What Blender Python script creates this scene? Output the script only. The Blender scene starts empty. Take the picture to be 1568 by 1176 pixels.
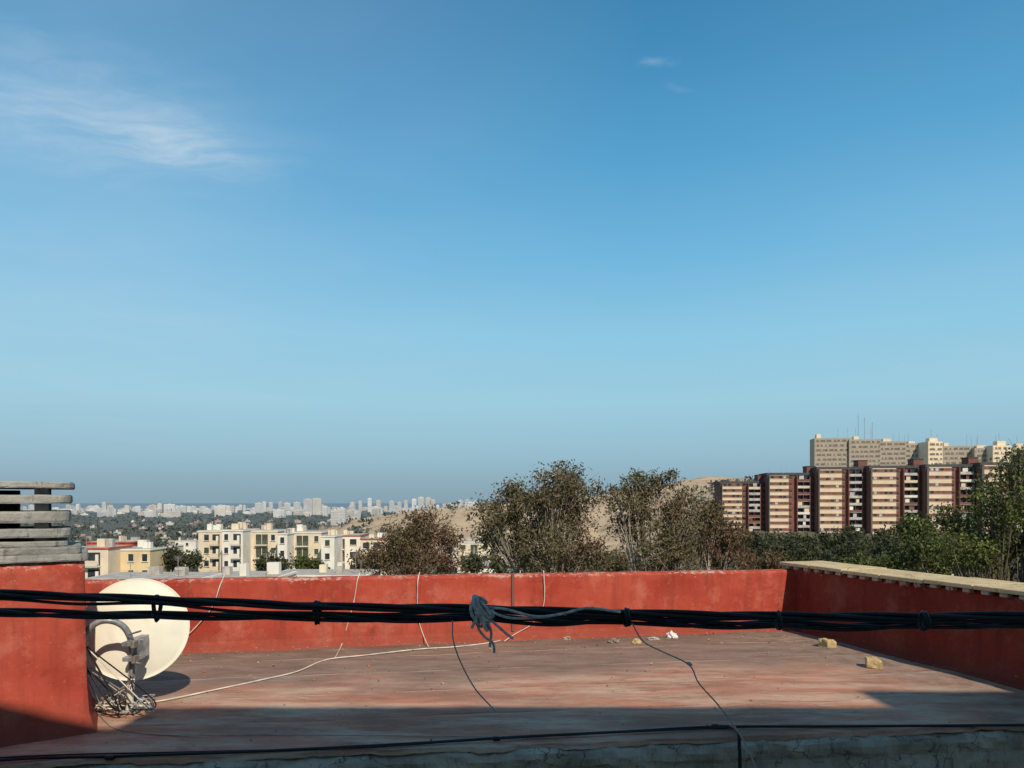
import bpy, math, random
import numpy as np
from mathutils import Vector, Matrix, noise
random.seed(7); rng=np.random.default_rng(7)
F0=1132.0; EYE=1.8; CX=784.0; HY=770.0
sc=bpy.context.scene; COL=sc.collection
def P(px,py,d): return Vector(((px-CX)*d/F0,d,EYE-(py-HY)*d/F0))
def FL(px,py,z=0.0):
    d=F0*(EYE-z)/(py-HY); return Vector(((px-CX)*d/F0,d,z))
SUN=Vector((.48,-1.12,1.0)).normalized()

# ---------------------------------------------------------------- materials
def nt(m): m.use_nodes=True; return m.node_tree.nodes,m.node_tree.links
def mat(name,col,rough=.85,var=.25,scale=3.0,bump=0.0,bscale=30.,col2=None,coord='Object',island=0.0,metal=0,transl=0,detail=6):
    m=bpy.data.materials.new(name); n,l=nt(m); b=n['Principled BSDF']
    b.inputs['Roughness'].default_value=rough; b.inputs['Metallic'].default_value=metal
    b.inputs['Specular IOR Level'].default_value=.25
    tc=n.new('ShaderNodeTexCoord'); no=n.new('ShaderNodeTexNoise'); no.inputs['Scale'].default_value=scale; no.inputs['Detail'].default_value=detail
    l.new(tc.outputs[coord],no.inputs['Vector'])
    r=n.new('ShaderNodeValToRGB'); r.color_ramp.elements[0].position=.32; r.color_ramp.elements[1].position=.68
    a=[c*(1-var) for c in col]; c2=col2 if col2 else [min(1,c*(1+var)) for c in col]
    r.color_ramp.elements[0].color=(*a,1); r.color_ramp.elements[1].color=(*c2,1)
    l.new(no.outputs['Fac'],r.inputs['Fac']); out=r.outputs['Color']
    if island>0:
        g=n.new('ShaderNodeNewGeometry'); mr=n.new('ShaderNodeMapRange'); mr.inputs['To Min'].default_value=1-island; mr.inputs['To Max'].default_value=1+island
        l.new(g.outputs['Random Per Island'],mr.inputs['Value'])
        vm=n.new('ShaderNodeVectorMath'); vm.operation='SCALE'; l.new(out,vm.inputs[0]); l.new(mr.outputs[0],vm.inputs['Scale']); out=vm.outputs[0]
    l.new(out,b.inputs['Base Color'])
    if bump>0:
        n2=n.new('ShaderNodeTexNoise'); n2.inputs['Scale'].default_value=bscale; n2.inputs['Detail'].default_value=8
        l.new(tc.outputs[coord],n2.inputs['Vector'])
        bu=n.new('ShaderNodeBump'); bu.inputs['Strength'].default_value=bump; bu.inputs['Distance'].default_value=.02
        l.new(n2.outputs['Fac'],bu.inputs['Height']); l.new(bu.outputs['Normal'],b.inputs['Normal'])
    if transl>0:
        t=n.new('ShaderNodeBsdfTranslucent'); l.new(out,t.inputs['Color']); mx=n.new('ShaderNodeMixShader'); mx.inputs[0].default_value=transl
        l.new(b.outputs[0],mx.inputs[1]); l.new(t.outputs[0],mx.inputs[2]); l.new(mx.outputs[0],n['Material Output'].inputs[0])
    return m

def mixc(n,l,fac,a,b):
    m=n.new('ShaderNodeMix'); m.data_type='RGBA'
    for k,v in ((6,a),(7,b)):
        if isinstance(v,tuple): m.inputs[k].default_value=(*v,1)
        else: l.new(v,m.inputs[k])
    if isinstance(fac,float): m.inputs[0].default_value=fac
    else: l.new(fac,m.inputs[0])
    return m.outputs[2]
def nz(n,l,vec,scale,detail=8,rough=.6):
    t=n.new('ShaderNodeTexNoise'); t.inputs['Scale'].default_value=scale; t.inputs['Detail'].default_value=detail; t.inputs['Roughness'].default_value=rough
    l.new(vec,t.inputs['Vector']); return t.outputs['Fac']
def mrange(n,l,v,a,b,c=0.,d=1.):
    m=n.new('ShaderNodeMapRange'); m.inputs[1].default_value=a; m.inputs[2].default_value=b; m.inputs[3].default_value=c; m.inputs[4].default_value=d
    l.new(v,m.inputs[0]); return m.outputs[0]
def mathn(n,l,op,a,b):
    m=n.new('ShaderNodeMath'); m.operation=op
    for k,v in ((0,a),(1,b)):
        if isinstance(v,(int,float)): m.inputs[k].default_value=v
        else: l.new(v,m.inputs[k])
    return m.outputs[0]
def mapping(n,l,vec,s):
    m=n.new('ShaderNodeMapping'); m.inputs['Scale'].default_value=s; l.new(vec,m.inputs['Vector']); return m.outputs[0]

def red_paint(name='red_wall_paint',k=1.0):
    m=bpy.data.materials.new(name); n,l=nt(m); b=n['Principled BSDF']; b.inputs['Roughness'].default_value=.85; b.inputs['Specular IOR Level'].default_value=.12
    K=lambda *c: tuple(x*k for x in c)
    tc=n.new('ShaderNodeTexCoord'); o=tc.outputs['Object']
    sx=n.new('ShaderNodeSeparateXYZ'); l.new(o,sx.inputs[0]); Z=sx.outputs['Z']
    c=mixc(n,l,mrange(n,l,nz(n,l,o,1.1,10,.65),.36,.64),K(.33,.045,.028),K(.46,.088,.055))
    st=nz(n,l,mapping(n,l,o,(5,5,.5)),1.6,9,.65)
    c=mixc(n,l,mrange(n,l,st,.5,.68,0,.5),c,K(.20,.038,.027))
    c=mixc(n,l,mrange(n,l,nz(n,l,o,2.4,12,.72),.51,.66,0,.6),c,K(.52,.175,.12))
    c=mixc(n,l,mrange(n,l,nz(n,l,o,17,8,.7),.6,.72,0,.55),c,K(.52,.20,.15))
    c=mixc(n,l,mrange(n,l,nz(n,l,mapping(n,l,o,(1,1,1.6)),6,10,.7),.58,.66,0,.4),c,K(.16,.035,.026))
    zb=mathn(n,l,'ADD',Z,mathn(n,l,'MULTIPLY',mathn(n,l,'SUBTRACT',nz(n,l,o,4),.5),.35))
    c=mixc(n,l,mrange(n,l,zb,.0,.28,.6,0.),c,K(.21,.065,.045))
    at=n.new('ShaderNodeAttribute'); at.attribute_name='wear'
    fl=mathn(n,l,'ADD',nz(n,l,mapping(n,l,o,(1,1,2)),13,12,.78),mathn(n,l,'MULTIPLY',at.outputs['Fac'],.165))
    c=mixc(n,l,mrange(n,l,fl,.65,.70,0,.85),c,mixc(n,l,nz(n,l,o,30),(.32,.21,.17),(.64,.48,.40)))
    l.new(c,b.inputs['Base Color'])
    bu=n.new('ShaderNodeBump'); bu.inputs['Strength'].default_value=.6; bu.inputs['Distance'].default_value=.013
    l.new(nz(n,l,o,9,12,.68),bu.inputs['Height']); l.new(bu.outputs[0],b.inputs['Normal'])
    return m
def roof_floor():
    m=bpy.data.materials.new('roof_membrane'); n,l=nt(m); b=n['Principled BSDF']; b.inputs['Roughness'].default_value=.92; b.inputs['Specular IOR Level'].default_value=.1
    tc=n.new('ShaderNodeTexCoord'); uv=tc.outputs['UV']; o=tc.outputs['Object']
    sx=n.new('ShaderNodeSeparateXYZ'); l.new(uv,sx.inputs[0]); V=sx.outputs['Y']; U=sx.outputs['X']
    w1=mathn(n,l,'SUBTRACT',nz(n,l,o,.9,5),.5)
    v2=mathn(n,l,'ADD',V,mathn(n,l,'MULTIPLY',w1,.35))
    c=mixc(n,l,mrange(n,l,nz(n,l,mapping(n,l,o,(.5,1.6,1)),1.5,12,.7),.40,.60),(.33,.165,.11),(.52,.215,.14))
    # foot-worn, sun-bleached middle of the roof
    worn=mrange(n,l,nz(n,l,mapping(n,l,o,(.35,1.5,1)),1.9,12,.74),.44,.60,0,.85)
    c=mixc(n,l,worn,c,(.56,.39,.285))
    c=mixc(n,l,mrange(n,l,nz(n,l,mapping(n,l,o,(.7,1.2,1)),.8,8,.6),.5,.64,0,.6),c,(.26,.15,.11))
    c=mixc(n,l,mrange(n,l,nz(n,l,mapping(n,l,o,(.6,1.4,1)),3.2,12,.74),.55,.64,0,.55),c,(.20,.125,.095))
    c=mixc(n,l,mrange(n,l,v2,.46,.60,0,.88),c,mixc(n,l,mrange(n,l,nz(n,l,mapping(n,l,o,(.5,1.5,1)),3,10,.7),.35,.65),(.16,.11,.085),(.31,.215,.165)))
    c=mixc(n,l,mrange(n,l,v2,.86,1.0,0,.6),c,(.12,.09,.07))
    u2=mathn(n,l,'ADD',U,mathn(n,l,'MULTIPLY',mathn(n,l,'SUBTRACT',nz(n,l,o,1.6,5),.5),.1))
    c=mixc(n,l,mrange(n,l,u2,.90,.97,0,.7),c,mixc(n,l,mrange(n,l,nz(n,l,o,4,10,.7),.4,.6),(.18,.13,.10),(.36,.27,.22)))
    vs=mathn(n,l,'ADD',V,mathn(n,l,'MULTIPLY',mathn(n,l,'SUBTRACT',nz(n,l,o,2.2,6),.5),.014))
    seam=mathn(n,l,'PINGPONG',vs,.105); brk=mrange(n,l,nz(n,l,o,1.5,6,.6),.44,.58,.0,.7)
    c=mixc(n,l,mathn(n,l,'MULTIPLY',mrange(n,l,seam,.0,.006,1,0.),brk),c,(.16,.08,.055))
    s2=mathn(n,l,'PINGPONG',mathn(n,l,'ADD',vs,.012),.105)
    c=mixc(n,l,mathn(n,l,'MULTIPLY',mrange(n,l,s2,.0,.009,.8,0.),brk),c,(.55,.38,.28))
    c=mixc(n,l,mrange(n,l,nz(n,l,o,38,6,.7),.6,.75,0,.5),c,(.13,.085,.065))
    c=mixc(n,l,mrange(n,l,nz(n,l,o,19,8,.75),.61,.70,0,.6),c,(.60,.48,.38))
    l.new(c,b.inputs['Base Color'])
    bu=n.new('ShaderNodeBump'); bu.inputs['Strength'].default_value=.6; bu.inputs['Distance'].default_value=.018
    l.new(nz(n,l,o,9,12,.72),bu.inputs['Height']); l.new(bu.outputs[0],b.inputs['Normal'])
    return m
def concrete(name,a,b_,c_):
    m=bpy.data.materials.new(name); n,l=nt(m); b=n['Principled BSDF']; b.inputs['Roughness'].default_value=.92; b.inputs['Specular IOR Level'].default_value=.15
    tc=n.new('ShaderNodeTexCoord'); o=tc.outputs['Object']
    c=mixc(n,l,mrange(n,l,nz(n,l,o,2.5,10,.7),.38,.62),a,b_)
    c=mixc(n,l,mrange(n,l,nz(n,l,mapping(n,l,o,(6,6,1.2)),3,8,.7),.55,.68),c,c_)
    c=mixc(n,l,mrange(n,l,nz(n,l,o,40,6,.7),.6,.75,0,.6),c,(.06,.055,.05))
    vo=n.new('ShaderNodeTexVoronoi'); vo.feature='DISTANCE_TO_EDGE'; vo.inputs['Scale'].default_value=.9
    wv=n.new('ShaderNodeVectorMath'); wv.operation='ADD'; l.new(o,wv.inputs[0]); tn=n.new('ShaderNodeTexNoise'); tn.inputs['Scale'].default_value=5; l.new(o,tn.inputs['Vector'])
    ws=n.new('ShaderNodeVectorMath'); ws.operation='SCALE'; ws.inputs['Scale'].default_value=.45; l.new(tn.outputs['Color'],ws.inputs[0]); l.new(ws.outputs[0],wv.inputs[1]); l.new(wv.outputs[0],vo.inputs['Vector'])
    c=mixc(n,l,mrange(n,l,vo.outputs['Distance'],.0,.006,.8,0.),c,(.03,.028,.025))
    l.new(c,b.inputs['Base Color'])
    bu=n.new('ShaderNodeBump'); bu.inputs['Strength'].default_value=.9; bu.inputs['Distance'].default_value=.03
    l.new(nz(n,l,o,12,12,.75),bu.inputs['Height']); l.new(bu.outputs[0],b.inputs['Normal'])
    return m
M={}
M['red']=red_paint(); M['red2']=red_paint('red_wall_paint_stained',.58); M['floor']=roof_floor()  # second red is a darker copy, the side wall's shade put into its colour
M['conc']=concrete('weathered_concrete',(.30,.24,.19),(.54,.45,.37),(.16,.125,.10))
M['slab']=concrete('lichen_concrete_slab',(.24,.235,.22),(.42,.41,.375),(.13,.125,.115))
M['cop']=concrete('coping_stone',(.54,.40,.22),(.72,.55,.32),(.40,.30,.18))
M['dish']=mat('dish_enamel',(.76,.72,.60),.5,.10,3,.15,6)
M['galv']=mat('galvanised_steel',(.30,.31,.31),.45,.3,20,metal=.4)
M['rust']=mat('rusty_bracket',(.22,.17,.14),.7,.4,30)
M['black']=mat('black_cable_sheath',(.012,.013,.017),.45,.3,20)
M['white']=mat('white_cable',(.62,.56,.48),.6,.25,8)
M['greyc']=mat('grey_cable',(.30,.28,.27),.7,.3,8)
M['rag']=mat('grey_rag',(.42,.39,.36),.95,.4,40,.6,60)
M['brick']=mat('yellow_block',(.50,.38,.2),.9,.25,20,.6,60)
M['bag']=mat('white_litter',(.75,.74,.72),.5,.15,20)
M['cream']=mat('cream_render',(.70,.585,.43),.9,.12,.35)
M['white_w']=mat('white_render',(.76,.71,.62),.9,.12,.35)
M['yellow']=mat('yellow_render',(.68,.53,.31),.9,.12,.35)
M['shut']=mat('green_shutter',(.06,.075,.05),.6,.3,3)
M['dark']=mat('window_glass',(.04,.045,.05),.25,.4,.8)
M['redr']=mat('terracotta_red',(.40,.10,.06),.85,.25,1.)
M['roofg']=mat('gravel_roof',(.42,.38,.33),.9,.25,1.)
M['maroon']=mat('maroon_brick',(.20,.085,.066),.9,.15,.5)
M['stripe']=mat('window_band',(.21,.088,.066),.8,.25,.9)
M['apcream']=mat('apartment_cream',(.70,.565,.40),.9,.10,.3)
M['balc']=mat('balcony_grey',(.44,.42,.40),.85,.35,.6)
M['slate']=mat('dark_roof_edge',(.07,.072,.075),.8,.2,1.)
M['beige']=mat('beige_panel',(.41,.345,.27),.9,.08,.3)  # panel colour darkened to stand for the slab faces in shade
M['beige_l']=mat('beige_light',(.76,.62,.44),.9,.08,.3)  # same panel painted brighter for sunlit faces and roof boxes
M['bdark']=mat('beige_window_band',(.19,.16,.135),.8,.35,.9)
M['bark']=mat('pale_bark',(.36,.30,.24),.9,.35,2.)
M['barkd']=mat('dark_bark',(.14,.11,.08),.9,.35,2.)
M['leafE']=mat('eucalyptus_leaves',(.19,.118,.066),.7,.3,.35,col2=(.135,.13,.058),island=.55,transl=.2)
M['leafR']=mat('reddish_leaves',(.215,.115,.066),.7,.3,.35,col2=(.145,.115,.055),island=.55,transl=.2)
M['leafG']=mat('green_leaves',(.085,.105,.034),.7,.35,.5,col2=(.155,.175,.045),island=.5,transl=.2)
M['leafD']=mat('dark_green_leaves',(.055,.064,.032),.75,.35,.1,col2=(.09,.094,.042),island=.5,transl=.12)
M['leafF']=mat('far_leaves',(.080,.096,.086),.9,.25,.01,col2=(.105,.118,.10),island=.2)  # far materials from here on carry distance haze in their base colour
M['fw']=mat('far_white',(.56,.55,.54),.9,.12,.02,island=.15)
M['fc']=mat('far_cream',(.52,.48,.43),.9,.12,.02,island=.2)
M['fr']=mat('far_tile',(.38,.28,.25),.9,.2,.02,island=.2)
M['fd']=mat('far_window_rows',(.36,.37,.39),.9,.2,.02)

# ---------------------------------------------------------------- mesh builder
class MB:
    def __init__(s): s.v=[];s.f=[];s.m=[];s.mats=[]
    def mi(s,m):
        if m not in s.mats: s.mats.append(m)
        return s.mats.index(m)
    def box(s,x0,x1,y0,y1,z0,z1,m,R=None):
        k=len(s.v); c=[(x,y,z) for z in (z0,z1) for x,y in ((x0,y0),(x1,y0),(x1,y1),(x0,y1))]
        if R is not None: c=[tuple(R@Vector(p)) for p in c]
        s.v+=c; q=[(0,3,2,1),(4,5,6,7),(0,1,5,4),(1,2,6,5),(2,3,7,6),(3,0,4,7)]
        s.f+=[tuple(k+i for i in a) for a in q]; s.m+=[s.mi(m)]*6
    def tube(s,pts,rads,m,n=6):
        k=len(s.v); N=len(pts)
        for i,p in enumerate(pts):
            t=(pts[min(i+1,N-1)]-pts[max(i-1,0)]).normalized()
            a=t.orthogonal().normalized() if i==0 else (a-t*a.dot(t)).normalized()
            b=t.cross(a)
            for j in range(n):
                w=2*math.pi*j/n; s.v.append(tuple(p+(a*math.cos(w)+b*math.sin(w))*rads[i]))
        mi=s.mi(m)
        for i in range(N-1):
            for j in range(n):
                s.f.append((k+i*n+j,k+i*n+(j+1)%n,k+(i+1)*n+(j+1)%n,k+(i+1)*n+j)); s.m.append(mi)
    def quads(s,arr,m):
        k=len(s.v); s.v+=arr.reshape(-1,3).tolist(); mi=s.mi(m); c=len(arr)
        s.f+=[(k+4*i,k+4*i+1,k+4*i+2,k+4*i+3) for i in range(c)]; s.m+=[mi]*c
    def obj(s,name,loc=(0,0,0),rot=0,smooth=False,parent=None):
        me=bpy.data.meshes.new(name); me.from_pydata(s.v,[],s.f)
        for m in s.mats: me.materials.append(M[m])
        me.polygons.foreach_set('material_index',s.m)
        if smooth: me.polygons.foreach_set('use_smooth',[True]*len(s.f))
        me.update(); o=bpy.data.objects.new(name,me); COL.objects.link(o); o.location=loc; o.rotation_euler[2]=rot
        if parent: o.parent=parent
        return o
def bevel(o,w,seg=2):
    b=o.modifiers.new('bevel','BEVEL'); b.width=w; b.segments=seg; b.limit_method='ANGLE'
def catmull(pts,k=8):
    pts=[Vector(p) for p in pts]; q=[pts[0]*2-pts[1]]+pts+[pts[-1]*2-pts[-2]]; out=[]
    for i in range(1,len(q)-2):
        for j in range(k):
            t=j/k; a,b,c,d=q[i-1:i+3]
            out.append(.5*((2*b)+(c-a)*t+(2*a-5*b+4*c-d)*t*t+(3*b-a-3*c+d)*t**3))
    return out+[pts[-1]]
def curve(name,lines,r,m,parent=None,k=8,smooth=True):
    cu=bpy.data.curves.new(name,'CURVE'); cu.dimensions='3D'; cu.bevel_depth=r; cu.bevel_resolution=2; cu.use_fill_caps=True
    for ln in lines:
        pts=catmull(ln,k) if smooth else ln
        s=cu.splines.new('POLY'); s.points.add(len(pts)-1)
        for i,p in enumerate(pts): s.points[i].co=(*p,1)
        s.use_smooth=True
    cu.materials.append(M[m]); o=bpy.data.objects.new(name,cu); COL.objects.link(o)
    if parent: o.parent=parent
    return o
def empty(name,loc=(0,0,0)):
    e=bpy.data.objects.new(name,None); COL.objects.link(e); e.location=loc; e.empty_display_size=.2; return e

# ---------------------------------------------------------------- terrain
def interp(x,t): return float(np.interp(x,[a for a,_ in t],[b for _,b in t]))
LT=[(0,-12),(100,-13),(200,-17),(300,-22),(500,-35),(1000,-50),(2000,-58),(7200,-60),(8200,-80),(60000,-95)]
RT=[(0,-12),(200,-13.5),(330,-14),(380,-9),(480,8),(700,12),(1200,5),(3000,-30),(7200,-60),(8200,-80),(60000,-95)]
RG=[(-230,-60),(-190,-36),(-151,-18),(-101,-8),(-15,2),(72,7),(133,19),(183,25),(260,20),(400,10),(700,-20)]
def terr(x,y):
    r=math.hypot(x,y); L=interp(r,LT); R=interp(r,RT)
    s=(x/max(r,1)-.12)/.2; s=max(0,min(1,s)); s=s*s*(3-2*s)
    if y<0: s*=.0
    h=L*(1-s)+R*s; w=0
    if y>150 and r<2500:
        top=interp(x*700/max(y,150),RG)
        g=math.exp(-((y-700)/190)**2) if y<700 else math.exp(-((y-700)/500)**2)
        rh=h+(top-h)*g
        if rh>h:
            w=min(1,(rh-h)/6); h=rh
            h-=w*3.2*abs(noise.noise(Vector((x/26,y/90,2))))+w*1.2*abs(noise.noise(Vector((x/11,y/30,7))))
    if 60<r<7000: h+=noise.noise(Vector((x/60,y/60,0)))*min(4,r/200)*(1 if w<.2 else 1.3)
    return h,w
def build_terrain():
    az=list(np.radians(np.arange(-46,46.01,.25)))+list(np.radians(np.arange(48,312,6)))
    rad=[0.01]+list(np.geomspace(12,280,45))[:-1]+list(np.geomspace(280,1100,75))[:-1]+list(np.geomspace(1100,60000,50)); n=len(az); v=[];c=[]
    for r in rad:
        for a in az:
            x=r*math.sin(a); y=r*math.cos(a); h,w=terr(x,y); v.append((x,y,h))
            haze=1-math.exp(-r/3600)
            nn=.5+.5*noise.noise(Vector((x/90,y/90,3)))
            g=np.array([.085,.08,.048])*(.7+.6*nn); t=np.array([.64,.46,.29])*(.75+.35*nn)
            col=g*(1-w)+t*w; col=col*(1-haze)+np.array([.17,.215,.24])*haze; c.append((*col,w))  # aerial haze mixed into the vertex colour by distance
    f=[]
    for i in range(len(rad)-1):
        for j in range(n): f.append((i*n+j,(i+1)*n+j,(i+1)*n+(j+1)%n,i*n+(j+1)%n))
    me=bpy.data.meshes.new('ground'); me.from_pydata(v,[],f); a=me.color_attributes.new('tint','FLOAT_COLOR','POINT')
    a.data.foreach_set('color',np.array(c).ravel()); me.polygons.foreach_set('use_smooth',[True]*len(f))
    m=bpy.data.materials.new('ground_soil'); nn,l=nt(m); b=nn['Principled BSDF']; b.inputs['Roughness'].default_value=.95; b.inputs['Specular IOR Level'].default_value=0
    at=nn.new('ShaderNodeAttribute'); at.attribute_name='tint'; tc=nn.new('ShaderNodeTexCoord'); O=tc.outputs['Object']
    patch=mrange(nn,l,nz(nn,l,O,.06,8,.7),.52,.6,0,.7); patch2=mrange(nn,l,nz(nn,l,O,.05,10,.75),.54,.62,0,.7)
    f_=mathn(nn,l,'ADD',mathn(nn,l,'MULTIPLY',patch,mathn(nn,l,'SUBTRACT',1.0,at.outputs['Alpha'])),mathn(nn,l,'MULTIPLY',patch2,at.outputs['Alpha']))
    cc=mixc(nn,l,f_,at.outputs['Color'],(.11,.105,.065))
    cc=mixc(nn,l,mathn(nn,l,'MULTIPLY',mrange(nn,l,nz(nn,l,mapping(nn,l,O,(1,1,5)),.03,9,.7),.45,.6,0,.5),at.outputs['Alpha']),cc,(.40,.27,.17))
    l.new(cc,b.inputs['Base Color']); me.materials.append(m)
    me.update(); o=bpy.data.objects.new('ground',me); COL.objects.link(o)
build_terrain()
def build_sea():
    v=[];f=[];n=96
    for r in (6500,90000):
        for j in range(n): a=2*math.pi*j/n; v.append((r*math.sin(a),r*math.cos(a),-62))
    for j in range(n): f.append((j,n+j,n+(j+1)%n,(j+1)%n))
    me=bpy.data.meshes.new('sea'); me.from_pydata(v,[],f); M['sea']=mat('sea_water',(.165,.225,.27),.7,.08,.001); me.materials.append(M['sea'])
    COL.objects.link(bpy.data.objects.new('sea',me))
build_sea()

# ---------------------------------------------------------------- distant city + trees
def far_city():
    b=MB()
    def bl(x,y,w,dp,h,m,rot,rows=True):
        z=terr(x,y)[0]-2; R=Matrix.Translation((x,y,z))@Matrix.Rotation(rot,4,'Z'); h+=2
        b.box(-w/2,w/2,-dp/2,dp/2,0,h,m,R)
        if rows:
            fl=int(h/4)
            for k in range(1,fl): b.box(-w/2*.94,w/2*.94,-dp/2-.25,-dp/2-.02,k*4-.6,k*4+.9,'fd',R)
        b.box(-w*.15,w*.12,-dp*.2,dp*.2,h,h+3,m,R)
    R=random.Random(3)
    clusters=[(30,40),(130,25),(200,25),(270,20),(330,30),(420,35),(480,15),(540,25),(600,30),(650,15),(710,20)]
    for i in range(380):
        c=R.choice(clusters); px=c[0]+R.gauss(0,c[1]) if R.random()<.7 else R.uniform(-250,800)
        d=R.uniform(4600,7000) if R.random()<.75 else R.uniform(3000,5200)
        h=R.uniform(8,20) if R.random()<.62 else R.uniform(20,48)
        w=R.uniform(14,55) 
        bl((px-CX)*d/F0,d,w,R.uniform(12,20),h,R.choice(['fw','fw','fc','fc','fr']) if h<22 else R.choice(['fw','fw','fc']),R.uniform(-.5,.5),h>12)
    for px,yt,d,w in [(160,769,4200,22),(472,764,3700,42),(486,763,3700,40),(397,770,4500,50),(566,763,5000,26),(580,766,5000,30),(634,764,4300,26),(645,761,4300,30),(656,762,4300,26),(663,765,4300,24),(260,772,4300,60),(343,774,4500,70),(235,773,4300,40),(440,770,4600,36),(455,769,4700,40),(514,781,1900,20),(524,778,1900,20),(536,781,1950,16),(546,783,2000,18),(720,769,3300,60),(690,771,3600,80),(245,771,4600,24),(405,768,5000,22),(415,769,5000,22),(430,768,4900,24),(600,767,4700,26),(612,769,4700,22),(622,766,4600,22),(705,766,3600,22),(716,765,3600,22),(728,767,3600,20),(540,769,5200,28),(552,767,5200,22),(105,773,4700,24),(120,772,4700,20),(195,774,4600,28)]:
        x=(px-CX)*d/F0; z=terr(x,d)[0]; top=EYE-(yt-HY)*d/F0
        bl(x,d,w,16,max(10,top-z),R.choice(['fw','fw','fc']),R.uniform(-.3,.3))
    for i in range(75):
        px=R.uniform(-200,560); d=R.uniform(700,2400); 
        bl((px-CX)*d/F0,d,R.uniform(9,22),R.uniform(9,14),R.uniform(4,7),R.choice(['fr','fc','fr','fc']),R.uniform(-.6,.6),False)
    b.obj('distant_city')
far_city()
def leaf_quads(cent,size,aspect=1.0,droop=0.0):
    n=len(cent); a=rng.normal(size=(n,3)); 
    if droop: a[:,2]-=droop
    a/=np.linalg.norm(a,axis=1)[:,None]; b=rng.normal(size=(n,3)); b-=a*(a*b).sum(1)[:,None]; b/=np.linalg.norm(b,axis=1)[:,None]
    s=(size*rng.uniform(.6,1.3,n))[:,None]; a*=s*aspect; b*=s/aspect
    return np.stack([cent-a*.5-b*.1,cent-b*.5,cent+a*.5+b*.1,cent+b*.5],axis=1)
def far_trees():
    b=MB(); R=random.Random(5); cs=[];sz=[]
    def clump(x,y,h,n,s):
        z=terr(x,y)[0]
        for k in range(n):
            cs.append((x+R.gauss(0,h*.38),y+R.gauss(0,h*.38),z+h*.5+R.uniform(-.5,.42)*h)); sz.append(s)
    for i in range(5600):
        px=R.uniform(-250,800); d=math.exp(R.uniform(math.log(420),math.log(4300))); x=(px-CX)*d/F0
        if terr(x,d)[1]>.1 and R.random()<.93: continue
        if noise.noise(Vector((x/150,d/150,1)))<-.3: continue
        h=R.uniform(4,10); clump(x,d,h,9,h*.55)
    for i in range(480):
        px=R.uniform(480,1110); d=R.uniform(300,800); x=(px-CX)*d/F0
        if noise.noise(Vector((x/40,d/60,4)))<-.05: continue
        h=R.uniform(1.2,3.8); clump(x,d,h,12,h*.45)
    for i in range(200):
        px=R.uniform(1060,1750); d=R.uniform(330,560); x=(px-CX)*d/F0
        h=R.uniform(4,7); clump(x,d,h,30,h*.3)
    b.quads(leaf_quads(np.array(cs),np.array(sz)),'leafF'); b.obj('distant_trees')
far_trees()

# ---------------------------------------------------------------- striped apartment buildings
def striped(px0,d,ytop,W,yaw,seed,fl=10):
    R=random.Random(seed); b=MB(); x0=(px0-CX)*d/F0; top=EYE-(ytop-HY)*d/F0; z0=-15.0; H=top-z0
    fh=(H-1.2)/fl; D=13
    b.box(0,W,0,D,0,H-1.2,'maroon')
    b.box(-.3,W+.3,-.4,D+.3,H-1.2,H,'slate')
    b.box(W*.80,W*.97,2.5,8,H,H+2.8,'maroon'); b.box(W*.79,W*.98,2.3,8.2,H+2.8,H+3.1,'slate')
    cw=W*(.40+R.uniform(-.02,.03))
    b.box(.6,cw,-1.8,-.01,0,H-1.25,'apcream')
    for k in range(fl):
        z=k*fh
        b.box(.62,cw-.02,-1.86,-1.81,z+1.45,z+2.75,'stripe')
        for q in range(4):
            if R.random()<.5: continue
            xa=1.1+q*(cw-1.6)/4
            b.box(xa,xa+1.2,-1.9,-1.865,z+1.6,z+2.65,R.choice(['dark','dark','dark','balc']))
        b.box(.5,cw+.1,-1.95,-1.8,z+1.3,z+1.44,'apcream')
        b.box(cw+.8,cw+1.8,-.06,-.01,z+1.2,z+2.4,'dark'); b.box(cw+.7,cw+1.9,-.12,-.01,z+1.05,z+1.18,'balc')
        bx0=W*.56; bx1=W*.80
        b.box(bx0,bx1,-.05,-.01,z+.3,z+2.8,'dark')
        b.box(bx0-.1,bx1+.1,-1.5,-.01,z,z+.2,'balc')
        b.box(bx0-.1,bx1+.1,-1.56,-1.45,z+.2,z+1.15,R.choice(['balc','apcream','balc','white_w','maroon']))
        if R.random()<.6:
            xa=R.uniform(bx0,bx1-2); b.box(xa,xa+R.uniform(1,2.2),-1.45,-1.38,z+1.2,z+2.7,R.choice(['white_w','balc','stripe','apcream']))
        b.box((bx0+bx1)/2-.08,(bx0+bx1)/2+.08,-1.44,-.06,z+.2,z+2.9,'maroon')
        b.box(W*.87,W*.87+.9,-.06,-.01,z+1.2,z+2.4,'dark')
    b.box(W*.555,W*.57,-1.62,-.02,0,H-1.25,'maroon'); b.box(W*.8,W*.815,-1.62,-.02,0,H-1.25,'maroon')
    for q in range(3):
        x=R.uniform(1,W*.7); b.box(x,x+.08,4,4.08,H,H+R.uniform(1.5,4),'greyc')
    b.obj('apartment_building',(x0,d,z0),yaw)
tops=[737,724,715,713,711,708,706,704]
wid=[72,76,80,86,84,80,82,84]; xx=1103
for i in range(7):
    d=335-6*i
    striped(xx,d,tops[i],wid[i]*d/F0*1.01,math.radians(-4),20+i); xx+=wid[i]

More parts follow.
